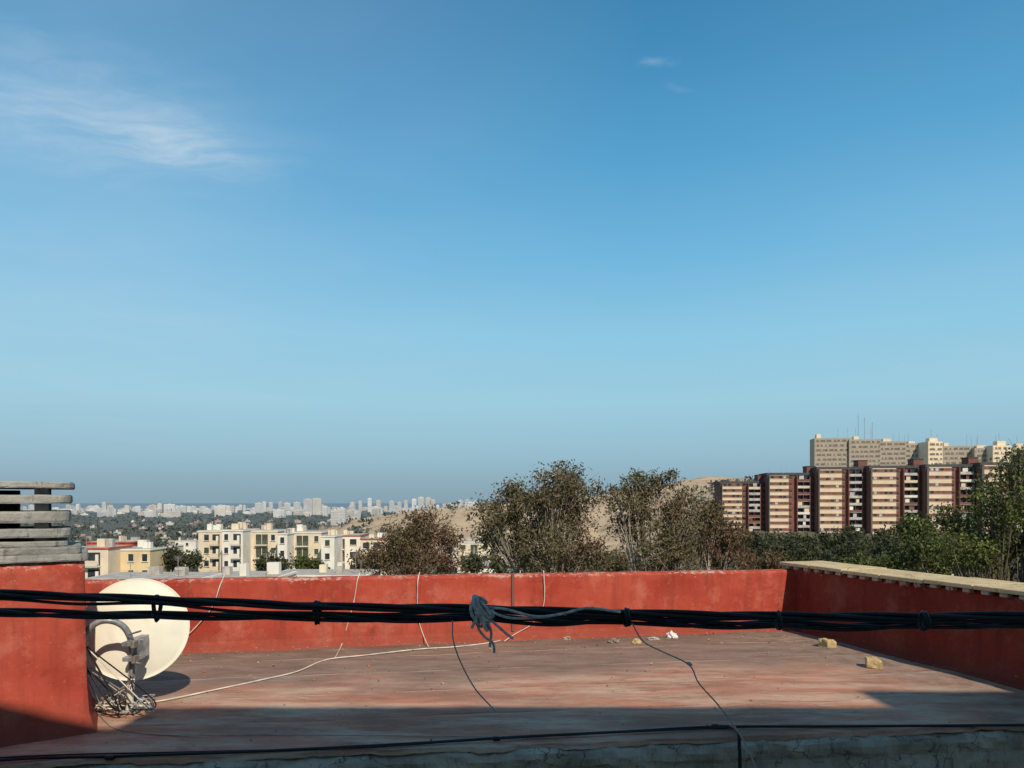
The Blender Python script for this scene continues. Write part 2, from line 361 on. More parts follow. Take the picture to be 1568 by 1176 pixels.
def beige_block(px0,px1,d,ytop,yaw,lit,seed,z0=-5.,fl=None):
    R=random.Random(seed); b=MB(); x0=(px0-CX)*d/F0; W=(px1-px0)*d/F0; top=EYE-(ytop-HY)*d/F0; H=top-z0; D=13
    A='beige_l' if lit else 'beige'
    b.box(0,W,0,D,0,H,A); k=0
    z=H-.9
    while z>2:
        b.box(.4,W-.4,-.08,-.01,z-1.5,z-.2,'bdark')
        x=.4
        while x<W-2:
            b.box(x,x+R.choice([.5,.9,1.4]),-.13,-.09,z-1.6,z-.1,A); x+=R.choice([2.2,3.0,3.6])
        z-=2.9
    nb=max(1,int(W/11))
    for q in range(nb):
        x=q*W/nb+R.uniform(1,4); w=R.uniform(2.5,5); b.box(x,x+w,2,6,H,H+R.uniform(1.4,2.8),'beige_l')
    for q in range(2): x=R.uniform(1,W-1); b.box(x,x+.14,3,3.14,H,H+R.uniform(4,8),'greyc')
    if px0==1300:
        for x,hh in ((W*.35,16),(W*.55,14),(W*.8,11)): b.tube([Vector((x,4,H)),Vector((x,4,H+hh))],[.16,.10],'greyc',6); b.box(x-1.,x+1.,3.97,4.03,H+hh*.8,H+hh*.8+.1,'greyc'); b.box(x-.7,x+.7,3.97,4.03,H+hh*.9,H+hh*.9+.1,'greyc')
    b.obj('apartment_tower_slab',(x0,d,z0),yaw)
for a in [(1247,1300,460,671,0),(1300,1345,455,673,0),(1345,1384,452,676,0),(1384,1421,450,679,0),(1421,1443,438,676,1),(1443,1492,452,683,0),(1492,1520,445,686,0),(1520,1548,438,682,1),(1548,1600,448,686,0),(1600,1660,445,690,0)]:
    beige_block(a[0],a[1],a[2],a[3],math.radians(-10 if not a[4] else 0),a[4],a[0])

# ---------------------------------------------------------------- midground buildings
def midbld(name,px0,px1,ytop,d,depth=11,wall='cream',bays=None,yaw=0,seed=1,floors=4,coping='white_w',z0=None):
    R=random.Random(seed); b=MB(); x0=(px0-CX)*d/F0; W=(px1-px0)*d/F0; top=EYE-(ytop-HY)*d/F0
    zb=terr(x0,d)[0]-2 if z0 is None else z0; H=top-zb
    b.box(0,W,0,depth,0,H-.35,wall); b.box(-.15,W+.15,-.15,depth+.15,H-.35,H-.1,coping)
    b.box(.25,W-.25,.25,depth-.25,H-.099,H-.05,'roofg')
    for (f0,f1,kind) in (bays or []):
        xa,xb=W*f0,W*f1
        for k in range(floors):
            z=H-.9-k*2.9-1.35
            if z<0: break
            if kind=='win':
                b.box(xa-.08,xb+.08,-.06,-.005,z-.05,z+1.35,'white_w'); b.box(xa,xb,-.10,-.065,z,z+1.3,R.choice(['dark','dark','shut']))
                b.box(xa-.15,xb+.15,-.2,-.005,z-.15,z-.055,'white_w')
            elif kind=='shut':
                b.box(xa,xb,-.12,-.005,z-.9,z+1.35,'shut'); b.box((xa+xb)/2-.06,(xa+xb)/2+.06,-.16,-.125,z-.9,z+1.35,'cream')
                b.box(xa-.1,xb+.1,-.9,-.125,z-1.1,z-.93,'white_w')
                for q in range(8):
                    xx=xa+(xb-xa)*q/7; b.box(xx-.02,xx+.02,-.88,-.85,z-.93,z+.05,'greyc')
            elif kind=='balc':
                b.box(xa,xb,-.08,-.005,z-1.,z+1.35,'dark'); b.box(xa-.1,xb+.1,-1.1,-.085,z-1.15,z-.95,'white_w'); b.box(xa-.1,xb+.1,-1.18,-1.05,z-.94,z+.0,wall)
                b.box(xb-.7,xb-.2,-.3,-.085,z-.9,z+1.,'white_w')
    for q in range(3):
        x=R.uniform(.8,W-1.6); y=R.uniform(2,6); hh=R.uniform(.6,1.5); b.box(x,x+R.uniform(.6,1.5),y,y+1,H-.05,H+hh,R.choice(['white_w','roofg','cream']))
    for q in range(2):
        x=R.uniform(.5,W-.5); hh=R.uniform(1.5,3); b.tube([Vector((x,2,H-.1)),Vector((x,2,H+hh))],[.04,.03],'greyc',5)
        for t in range(4): b.box(x-.5+.05*t,x+.5-.05*t,1.99,2.02,H+hh-.15*t-.05,H+hh-.15*t-.02,'greyc')
    return b.obj(name,(x0,d,zb),yaw)
AP='residential_block'
midbld(AP,304,340,812,166,10,'cream',[(.25,.45,'win'),(.6,.9,'balc')],seed=1)
midbld(AP,340,372,811,160,10,'white_w',[(.12,.3,'win'),(.55,.9,'balc')],seed=2)
midbld(AP,372,425,812,165,10,'cream',[(.05,.2,'win'),(.38,.72,'shut'),(.82,.93,'win')],seed=3)
midbld(AP,425,440,816,161,10,'white_w',[(.3,.7,'win')],seed=4)
midbld(AP,440,492,814,166,10,'cream',[(.06,.16,'win'),(.28,.62,'shut'),(.8,.92,'win')],seed=5)
midbld(AP,492,512,820,160,10,'white_w',[(.3,.65,'win')],seed=6)
midbld(AP,512,552,819,168,10,'white_w',[(.08,.4,'shut'),(.6,.85,'win')],seed=7,coping='redr')
midbld(AP,552,592,824,163,10,'cream',[(.1,.35,'win'),(.5,.9,'balc')],seed=8,coping='redr')
midbld('yellow_house',164,230,840,132,8,'yellow',[(.5,.62,'win'),(.82,.94,'win')],seed=9)
midbld('red_topped_house',104,166,838,128,8,'cream',[(.1,.3,'win'),(.5,.8,'balc')],seed=10,coping='redr')
midbld('red_roof_house',132,204,829,150,8,'redr',[(.1,.2,'win')],seed=11,coping='redr')
midbld('low_house',240,262,836,210,8,'cream',[(.2,.5,'win')],seed=12)
midbld('low_house',262,300,828,330,8,'white_w',[(.2,.3,'win'),(.6,.7,'win')],seed=13)
midbld('flat_roof_building',120,300,886,84,9,'cream',[(.1,.15,'win')],seed=14)
midbld('flat_roof_building',300,420,884,88,9,'white_w',[(.1,.15,'win')],seed=15)
midbld('flat_roof_building',410,560,880,98,9,'redr',[(.1,.15,'win')],seed=16,coping='white_w')
midbld('hillside_house',700,752,829,200,10,'cream',[(.1,.25,'win'),(.4,.6,'shut'),(.75,.9,'win')],seed=17)
midbld('hillside_house',676,702,836,230,8,'white_w',[(.3,.6,'win')],seed=18)
midbld('low_house',728,800,866,112,9,'white_w',[(.2,.3,'win'),(.6,.7,'win')],seed=19,coping='redr')
midbld('low_house',1420,1462,868,95,9,'white_w',[(.2,.4,'win')],seed=22)

# ---------------------------------------------------------------- trees
def tree(name,basepx,d,lobes,leaf,nclust,nleaf,size,bark='bark',seed=1,sig=.42,aspect=1.4,droop=.4,depth=1.,z0=None,trunk=.22,tw=1.0):
    R=random.Random(seed); b=MB(); bx=(basepx-CX)*d/F0; z0=terr(bx,d)[0]-.3 if z0 is None else z0
    base=Vector((bx,d,z0)); cs=[]
    L=[]
    for (px,py,r) in lobes:
        rr=r*d/F0; p=P(px,py,d); p.y+=R.uniform(-1,1)*rr*.9*depth; L.append((p,rr))
    mx=sum((p for p,_ in L),Vector())/len(L); low=min(p.z-r for p,r in L)
    fork=Vector((base.x*.5+mx.x*.5,d,max(z0+1,low*.6+z0*.4 if low>z0 else z0+1)))
    b.tube([base,(base+fork)/2+Vector((R.uniform(-.2,.2),0,0)),fork],[trunk*1.2,trunk*.95,trunk*.8],bark,8)
    tot=sum(r**2 for _,r in L)
    for p,r in L:
        mid=(fork+p)/2+Vector((R.uniform(-.3,.3)*r,R.uniform(-.3,.3)*r,-.15*(p-fork).length))
        ln=catmull([fork,mid,p],4); nn=len(ln)
        b.tube(ln,[trunk*.62*(1-.72*i/(nn-1)) for i in range(nn)],bark,6)
        for c in range(max(4,int(nclust*r*r/tot))):
            u=Vector((R.gauss(0,1),R.gauss(0,1),R.gauss(0,1))).normalized()*(R.uniform(.15,1.15)**.6)*r
            u.z*=.85; q=p+u
            s=ln[R.randint(nn//2,nn-1)]
            m2=(s+q)/2+Vector((R.uniform(-.12,.12),R.uniform(-.12,.12),.1))*r
            b.tube([s,m2,q],[trunk*.17*tw,trunk*.11*tw,trunk*.05*tw],bark,4)
            k=int(nleaf*R.uniform(.3,1.6)); sg=sig*R.uniform(.6,1.3)
            cs.append(np.array(q)+rng.normal(size=(k,3))*np.array([sg,sg,sg*.75]))
            for t in range(2):
                e=q+Vector((R.gauss(0,1),R.gauss(0,1),R.gauss(0,1)))*sg*1.1; b.tube([q,e],[trunk*.05*tw,trunk*.02*tw],bark,3)
    cs=np.concatenate(cs); b.quads(leaf_quads(cs,np.full(len(cs),size),aspect,droop),leaf)
    return b.obj(name)
EU=dict(sig=.34,aspect=1.5,droop=.6,tw=1.1)
tree('eucalyptus_tree',835,45,[(850,748,42),(868,735,26),(785,766,36),(760,788,30),(900,752,20),(830,790,52),(885,790,38),(775,828,42),(840,840,50),(885,845,36)],'leafE',330,56,.155,seed=1,**EU)
tree('eucalyptus_tree',1000,48,[(985,755,32),(1015,738,24),(946,762,24),(965,732,12),(1042,776,30),(978,800,38),(1035,815,34),(1000,848,34),(1045,855,30)],'leafE',240,52,.155,seed=2,**EU)
tree('eucalyptus_tree',1085,52,[(1085,788,24),(1070,825,32),(1118,820,24),(1110,850,32)],'leafR',140,54,.16,seed=3,**EU)
tree('eucalyptus_tree',645,60,[(650,806,28),(620,824,28),(684,822,22),(640,850,38),(588,852,26),(680,858,24)],'leafR',230,54,.17,seed=4,sig=.42,aspect=1.5,droop=.6,tw=1.0)
tree('broadleaf_tree',905,60,[(900,862,24),(870,868,22),(945,868,24),(810,868,24)],'leafE',110,60,.2,'barkd',seed=5)
tree('broadleaf_tree',735,75,[(725,862,12),(765,866,10)],'leafD',40,60,.24,'barkd',seed=6)
tree('broadleaf_tree',255,140,[(250,850,16),(272,856,15),(295,858,12),(240,866,12)],'leafD',80,70,.42,'barkd',seed=7,sig=.7)
tree('broadleaf_tree',415,125,[(412,864,12),(424,868,10)],'leafD',50,70,.38,'barkd',seed=8,sig=.6)
tree('broadleaf_tree',470,130,[(466,864,12),(480,868,10)],'leafG',50,70,.38,'barkd',seed=9,sig=.6)
tree('broadleaf_tree',560,110,[(556,862,12),(578,862,14)],'leafR',50,70,.34,'barkd',seed=19,sig=.6)
i=10
for px,py,r,d,lf in [(1165,838,26,130,'leafD'),(1205,845,26,120,'leafD'),(1180,865,26,105,'leafR'),(1245,850,26,125,'leafD'),(1290,846,26,140,'leafD'),(1330,838,30,130,'leafD'),(1262,868,24,105,'leafD'),(1315,864,28,110,'leafG'),(1368,835,28,120,'leafD'),(1405,806,24,110,'leafG'),(1400,845,34,100,'leafD'),(1360,866,26,95,'leafD'),(1145,862,24,110,'leafR'),
    (1150,832,20,190,'leafD'),(1188,832,20,200,'leafD'),(1225,833,22,190,'leafD'),(1262,832,20,200,'leafD'),(1300,826,22,185,'leafD'),(1345,828,22,190,'leafD'),(1120,835,18,180,'leafD')]:
    tree('pine_tree',px,d,[(px,py,r*.8),(px-r*.6,py+r*.5,r*.6),(px+r*.6,py+r*.4,r*.6),(px,py+r,r*.8)],lf,60,60,.0032*d,'barkd',seed=i,sig=.0052*d); i+=1
tree('acacia_tree',1520,34,[(1560,705,20),(1545,745,30),(1510,775,30),(1575,780,40),(1475,800,30),(1530,815,44),(1450,835,24),(1490,850,36),(1560,850,44),(1600,740,36),(1640,790,60)],'leafG',320,70,.12,'barkd',seed=40,sig=.27)
tree('acacia_tree',1420,42,[(1425,835,20),(1400,852,24),(1440,865,24),(1372,868,20)],'leafG',110,60,.14,'barkd',seed=41,sig=.3)

# ---------------------------------------------------------------- rooftop
NL,NR,FR,FLc=Vector((-9,4.43,0)),Vector((5.2,6.1,0)),Vector((3.96,10.5,0)),Vector((-9,7.86,0))
def build_floor():
    nu,nv=240,110; v=[];f=[];uv=[]
    for j in range(nv+1):
        for i in range(nu+1):
            u=i/nu; w=j/nv; p=(NL*(1-u)+NR*u)*(1-w)+(FLc*(1-u)+FR*u)*w
            z=.014*noise.noise(p*1.2)+.006*noise.noise(p*4)
            if j==0: p.y+=.05*noise.noise(Vector((p.x*3,0,0)))+.03*noise.noise(Vector((p.x*11,0,0)))
            v.append((p.x,p.y,z)); uv.append((u,w))
    for j in range(nv):
        for i in range(nu): a=j*(nu+1)+i; f.append((a,a+1,a+nu+2,a+nu+1))
    k=len(v)
    for i in range(nu+1):
        x,y,z=v[i]; v.append((x,y-.004,z-.03-.025*abs(noise.noise(Vector((x*7,2,0)))))); uv.append((i/nu,-.01))
    for i in range(nu): f.append((i+1,i,k+i,k+i+1))
    me=bpy.data.meshes.new('roof_floor'); me.from_pydata(v,[],f); L=me.uv_layers.new(name='UVMap')
    L.data.foreach_set('uv',np.array([uv[lp.vertex_index] for lp in me.loops]).ravel())
    me.materials.append(M['floor']); me.polygons.foreach_set('use_smooth',[True]*len(f)); me.update()
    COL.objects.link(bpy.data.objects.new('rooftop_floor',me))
build_floor()
def wall(name,p0,p1,th,z0,z1,m,n=200,side=1,cove=.09,parent=None,base=-.02):
    d=(p1-p0); L=d.length; d.normalize(); nrm=Vector((-d.y,d.x,0))*side
    v=[];f=[];wear=[]
    for i in range(n+1):
        t=i/n; c=p0+d*L*t; zt=z0+(z1-z0)*t+.012*noise.noise(Vector((t*L*1.5,0,5)))+.006*noise.noise(Vector((t*L*9,0,5)))
        wr=.75+.9*noise.noise(Vector((t*L*1.1,3,5)))
        prof=[(-cove,base,.2),(-cove*.45,.03,.3),(-.01,.12,.15),(0,.3,0),(0,zt*.6,0),(0,zt-.10,.0),(0,zt-.035,.7*wr),(.02,zt-.006,1.1*wr),(th*.5,zt+.006,.8),(th-.02,zt-.004,1),(th,zt-.03,.6),(th,base-.3,0)]
        for (o,z,w) in prof:
            q=c+nrm*(o+.008*noise.noise(Vector((t*L*2.5,z*3,1)))); v.append((q.x,q.y,z)); wear.append(w)
    k=len(prof)
    for i in range(n):
        for j in range(k-1): f.append((i*k+j,(i+1)*k+j,(i+1)*k+j+1,i*k+j+1))
    f.append(tuple(range(k))[::-1]); f.append(tuple(n*k+j for j in range(k)))
    me=bpy.data.meshes.new(name); me.from_pydata(v,[],f); a=me.attributes.new('wear','FLOAT','POINT'); a.data.foreach_set('value',wear)
    me.materials.append(M[m]); me.update(); o=bpy.data.objects.new(name,me); COL.objects.link(o)
    if parent: o.parent=parent
    return o
A=FLc+Vector((-.3,-.06,0)); B=FR+Vector((.10,.02,0))
par=empty('red_parapet_wall'); wall('rear_wall',A,B,.22,.90,.845,'red',parent=par)
jb=MB(); pj=P(785,900,9.72); jb.box(-.018,.018,-.03,.06,.12,.86,'maroon'); jb.obj('joint_strip',(pj.x,9.70-.0,0),math.radians(11.5),parent=par)
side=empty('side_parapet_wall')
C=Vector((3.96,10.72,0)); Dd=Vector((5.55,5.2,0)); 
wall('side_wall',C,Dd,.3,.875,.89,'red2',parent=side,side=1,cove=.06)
def coping():
    b=MB(); d=(Dd-C); L=d.length; d.normalize(); nrm=Vector((-d.y,d.x,0)); n=9; R=random.Random(2)
    for i in range(n):
        t0=L*i/n+.006; t1=L*(i+1)/n-.006; z=.90+R.uniform(-.006,.006)+.01*i/n
        Rm=Matrix.Translation(C)@Matrix((( d.x,nrm.x,0,0),(d.y,nrm.y,0,0),(0,0,1,0),(0,0,0,1)))
        b.box(t0,t1,-.10,.62,z,z+.045,'cop',Rm)
        for k in range(3): 
            tt=t0+(t1-t0)*(k+.3)/3; b.box(tt,tt+.09,-.07,.0,z-.045,z-.002,'conc',Rm)
    o=b.obj('coping_slabs',parent=side); bevel(o,.008)
coping()
bb=MB()
def prism(b,pts,z0,z1,m,n=60):
    k=len(b.v); N=len(pts)
    for z in (z0,z1):
        for p in pts: b.v.append((p[0],p[1],z))
    for i in range(N): b.f.append((k+i,k+(i+1)%N,k+N+(i+1)%N,k+N+i)); b.m.append(b.mi(m))
    b.f.append(tuple(k+N+i for i in range(N))); b.m.append(b.mi(m))
prism(bb,[(-9.2,4.50),(5.5,6.23),(5.9,6.3),(4.3,10.75),(-9.2,8.0)],-14,-.06,'conc')
bb.obj('roof_building_body')
def edge_course():
    v=[];f=[];n=400
    prof=[(.14,-.03),(.02,-.035),(-.03,-.06),(-.045,-.10),(-.035,-.15),(-.012,-.19),(-.02,-.26),(-.035,-.34),(-.03,-.45),(-.02,-.7)]
    p0=Vector((-9,4.43,0)); p1=Vector((5.6,6.147,0)); d=(p1-p0).normalized(); nr=Vector((d.y,-d.x,0)); L=(p1-p0).length; k=len(prof)
    for i in range(n+1):
        c=p0+d*L*i/n
        for j,(o,z) in enumerate(prof):
            q=c+nr*(-o+.05*noise.noise(Vector((i*L/n*2.3,z*6,0)))+.03*noise.noise(Vector((i*L/n*9,z*15,0)))); v.append((q.x,q.y,z+.015*noise.noise(Vector((i*L/n*5,z*3,4)))))
    for i in range(n):
        for j in range(k-1): f.append((i*k+j,i*k+j+1,(i+1)*k+j+1,(i+1)*k+j))
    me=bpy.data.meshes.new('roof_edge'); me.from_pydata(v,[],f); me.materials.append(M['conc']); me.update()
    COL.objects.link(bpy.data.objects.new('concrete_roof_edge',me))
edge_course()

# ---------------------------------------------------------------- chimney stack with louvred cap
ch=empty('chimney_stack',(0,0,0))
def chimney():
    ang=math.radians(30); c=Vector((-3.36,5.82,0))
    Rm=Matrix.Translation(c)@Matrix.Rotation(ang,4,'Z')
    W=1.35;D=.95; n=24; v=[];f=[];wear=[]
    rings=[(-.03,.10),(.05,.055),(.15,.03),(.35,.015),(.6,.008),(.9,0),(1.1,-.004),(1.25,-.004),(1.34,-.006)]
    for (z,g) in rings:
        pts=[]
        for a,b_ in (((-W-g,-g),(g,-g)),((g,-g),(g,D+g)),((g,D+g),(-W-g,D+g)),((-W-g,D+g),(-W-g,-g))):
            for i in range(n):
                t=i/n; x=a[0]+(b_[0]-a[0])*t; y=a[1]+(b_[1]-a[1])*t; pts.append((x,y,t))
        for x,y,t in pts:
            q=Rm@Vector((x+.014*noise.noise(Vector((x*3,y*3,z*3))),y+.014*noise.noise(Vector((x*3,y*3,z*3+9))),z)); v.append(tuple(q))
            wear.append(.5*(abs(t-.5)>.47)*(z>.2)+(1 if z>1.3 else 0)*.8+.25*(z>1.0))
    N=4*n
    for r in range(len(rings)-1):
        for i in range(N): f.append((r*N+i,r*N+(i+1)%N,(r+1)*N+(i+1)%N,(r+1)*N+i))
    f.append(tuple((len(rings)-1)*N+i for i in range(N)))
    me=bpy.data.meshes.new('stack_body'); me.from_pydata(v,[],f); a=me.attributes.new('wear','FLOAT','POINT'); a.data.foreach_set('value',wear)
    me.materials.append(M['red']); me.polygons.foreach_set('use_smooth',[True]*len(f)); me.update()
    o=bpy.data.objects.new('stack_body',me); COL.objects.link(o); o.parent=ch
    b=MB()
    def rslab(x0,x1,y0,y1,z0,z1,r=.09,seed=0):
        pts=[]
        for cx,cy,a0 in ((x1-r,y0+r,-90),(x1-r,y1-r,0),(x0+r,y1-r,90),(x0+r,y0+r,180)):
            for k in range(7): a=math.radians(a0+15*k); pts.append((cx+r*math.cos(a),cy+r*math.sin(a)))
        dense=[]
        for i in range(len(pts)):
            a=pts[i]; c_=pts[(i+1)%len(pts)]; m=max(1,int(math.hypot(c_[0]-a[0],c_[1]-a[1])/.04))
            for t in range(m): dense.append((a[0]+(c_[0]-a[0])*t/m,a[1]+(c_[1]-a[1])*t/m))
        N=len(dense); mx,my=(x0+x1)/2,(y0+y1)/2; h=z1-z0
        prof=[(.06,0),(.006,0),(0,.2),(0,.8),(.008,1),(.06,1)]; k0=len(b.v)
        for ins,tz in prof:
            for x,y in dense:
                dx,dy=mx-x,my-y; l_=math.hypot(dx,dy); q=ins+.006*noise.noise(Vector((x*9,y*9,tz*2+seed)))+.006*noise.noise(Vector((x*25,y*25,tz*3+seed)))
                b.v.append(tuple(Rm@Vector((x+dx/l_*q,y+dy/l_*q,z0+h*tz+.004*noise.noise(Vector((x*6,y*6,seed)))))))
        mi=b.mi('slab')
        for i in range(len(prof)-1):
            for j in range(N): b.f.append((k0+i*N+j,k0+i*N+(j+1)%N,k0+(i+1)*N+(j+1)%N,k0+(i+1)*N+j)); b.m.append(mi)
        b.f.append(tuple(k0+j for j in range(N))[::-1]); b.m.append(mi)
        b.f.append(tuple(k0+(len(prof)-1)*N+j for j in range(N))); b.m.append(mi)
    def sl(ov,z0,z1): rslab(-W+ov,-ov,ov,D-ov,z0,z1,.10,z0*10)
    rslab(-W-.03,.02,-.03,D+.03,1.345,1.40,.04,1); rslab(-W+.02,-.03,.02,D-.02,1.401,1.455,.05,2)
    rslab(-W+.12,-.12,.10,D-.12,1.456,1.50,.08,3)
    sl(.10,1.53,1.60); sl(.105,1.645,1.735); sl(.095,1.795,1.862); sl(.075,1.915,1.965)
    for z0,z1 in ((1.501,1.529),(1.601,1.644),(1.736,1.794),(1.863,1.914)):
        for x in (-.30,-.72,-1.10):
            for y in (.18,D-.3): b.box(x-.045,x+.05,y,y+.12,z0,z1,'slab',Rm)
    b.box(-W+.40,-.46,.38,D-.38,1.5,1.90,'slate',Rm)
    o=b.obj('louvred_cap',parent=ch)
chimney()

# ---------------------------------------------------------------- satellite dish
def dish():
    e=empty('satellite_dish'); c=P(203,962,6.5); r=.445
    n=64; prof=[]; v=[];f=[]
    for k in range(15):
        t=k/14; prof.append((t*r,.10*(t*t)))
    prof+=[(r+.006,.095),(r+.008,.105),(r+.002,.112),(r-.01,.108)]
    for k in range(13,-1,-1):
        t=k/14; prof.append((t*r+.0005,.10*t*t+.006))
    for (rr,y) in prof:
        if .14<rr<.17: y-=.008
        for j in range(n): w=2*math.pi*j/n; v.append((rr*math.cos(w),y,rr*1.0*math.sin(w)))
    for i in range(len(prof)-1):
        for j in range(n): f.append((i*n+j,i*n+(j+1)%n,(i+1)*n+(j+1)%n,(i+1)*n+j))
    me=bpy.data.meshes.new('reflector'); me.from_pydata(v,[],f); me.materials.append(M['dish']); me.polygons.foreach_set('use_smooth',[True]*len(f)); me.update()
    o=bpy.data.objects.new('reflector',me); COL.objects.link(o); o.parent=e; o.location=c; o.rotation_euler=(math.radians(-12),0,math.radians(14))
    pts=[P(128,1012,6.1),P(127,985,6.08),P(135,965,6.1),P(152,952,6.12),P(172,951,6.15),P(190,960,6.2),P(200,978,6.25),P(203,1000,6.28),P(203,1035,6.3)]
    curve('bent_mast',[pts],.026,'galv',e)
    base=P(200,1062,6.4)
    curve('stub_post',[[P(203,1020,6.3),P(201,1045,6.34),Vector((base.x,6.38,.02))]],.03,'dish',e)
    b=MB()
    for px,py,d in ((201,985,6.2),(202,1008,6.22)):
        p=P(px,py,d); b.box(p.x-.055,p.x+.055,p.y-.05,p.y+.12,p.z-.018,p.z+.018,'galv'); b.box(p.x+.03,p.x+.06,p.y-.07,p.y+.0,p.z-.03,p.z+.03,'rust')
    p=P(202,995,6.25); b.box(p.x-.035,p.x+.035,p.y+.02,c.y-.02,p.z-.09,p.z+.09,'galv')
    p=P(126,1000,6.1); b.box(p.x-.05,p.x+.03,p.y-.02,p.y+.05,p.z-.10,p.z-.06,'rust'); b.box(p.x-.05,p.x+.03,p.y-.02,p.y+.05,p.z+.05,p.z+.09,'rust')
    b.box(p.x-.05,p.x+.05,p.y-.01,p.y+.03,p.z-.18,p.z-.15,'rust')
    p=Vector((base.x,6.38,0)); b.box(p.x-.09,p.x+.09,p.y-.09,p.y+.09,.004,.02,'galv')
    for s in (-.07,.07): b.box(p.x+s-.012,p.x+s+.012,p.y-.07,p.y-.045,.021,.04,'rust')
    o=b.obj('brackets',parent=e); bevel(o,.004)
    curve('clamp_bolts',[[P(196,972,6.18),P(216,966,6.14)],[P(196,1012,6.2),P(215,1016,6.16)]],.008,'galv',e)
    curve('feed_arm',[[c+Vector((0,.12,-.40)),c+Vector((.1,.35,-.3)),c+Vector((.12,.5,-.08))]],.012,'galv',e)
    b=MB(); q=c+Vector((.12,.5,-.04)); b.tube([q,q+Vector((0,-.05,.0)),q+Vector((0,-.12,.01))],[.035,.035,.02],'dish',12); b.obj('feed_head',parent=e)
dish()
def tangle():
    R=random.Random(4); L=[];G=[];K=[]
    anchors=[(126,1012),(128,1020),(133,990),(200,1035),(204,1040),(198,1050)]
    for i in range(17):
        a=R.choice(anchors); pts=[P(a[0]+R.uniform(-3,3),a[1],6.12)]
        for k in range(3): pts.append(FL(R.uniform(140,238),R.uniform(1062,1092),R.uniform(.01,.10)))
        pts.append(FL(R.uniform(150,215),R.uniform(1072,1092),.012))
        r=R.random(); (L if r<.65 else G if r<.85 else K).append(pts)
    e=empty('coax_cable_tangle'); curve('white_coax',L,.0055,'white',e); curve('grey_coax',G,.006,'greyc',e); curve('black_coax',K,.006,'black',e)
tangle()
def W(lst): return [FL(a,b,.012) for a,b in lst]
curve('white_roof_cable',[W([(190,1078),(240,1074),(320,1058),(400,1041),(455,1028),(500,1010),(560,1003),(640,994),(700,990),(760,982),(800,968)])],.007,'white')
curve('thin_white_cable',[W([(150,1092),(180,1116),(260,1126),(380,1125),(560,1126),(740,1128),(900,1126)])],.004,'greyc')
def on_wall(px,py,off=-.03):
    d=B-A; s=(px-CX)/F0; t=(s*A.y-A.x)/(d.x-s*d.y); p=A+d*t; y=p.y+off; return Vector((s*y,y,EYE-(py-HY)*y/F0))
top=lambda px,z=.93: (lambda q: Vector((q.x,q.y+.12,z)))(on_wall(px,880))
curve('wall_cable',[
 [top(548,.91),on_wall(547,890),on_wall(544,910),on_wall(541,925),on_wall(534,950),on_wall(524,985),FL(514,1006,.01)],
 [top(641,.905),on_wall(640,888),on_wall(639,915),on_wall(640,945),on_wall(648,972),FL(656,990,.012)],
 [top(833,.895),on_wall(833,885),on_wall(834,905),on_wall(831,930),on_wall(815,955),on_wall(790,970),FL(772,982,.012)],
 [top(338,.915),on_wall(337,897),on_wall(325,930),on_wall(300,960),on_wall(285,975),FL(262,1000,.012)]],.006,'white')

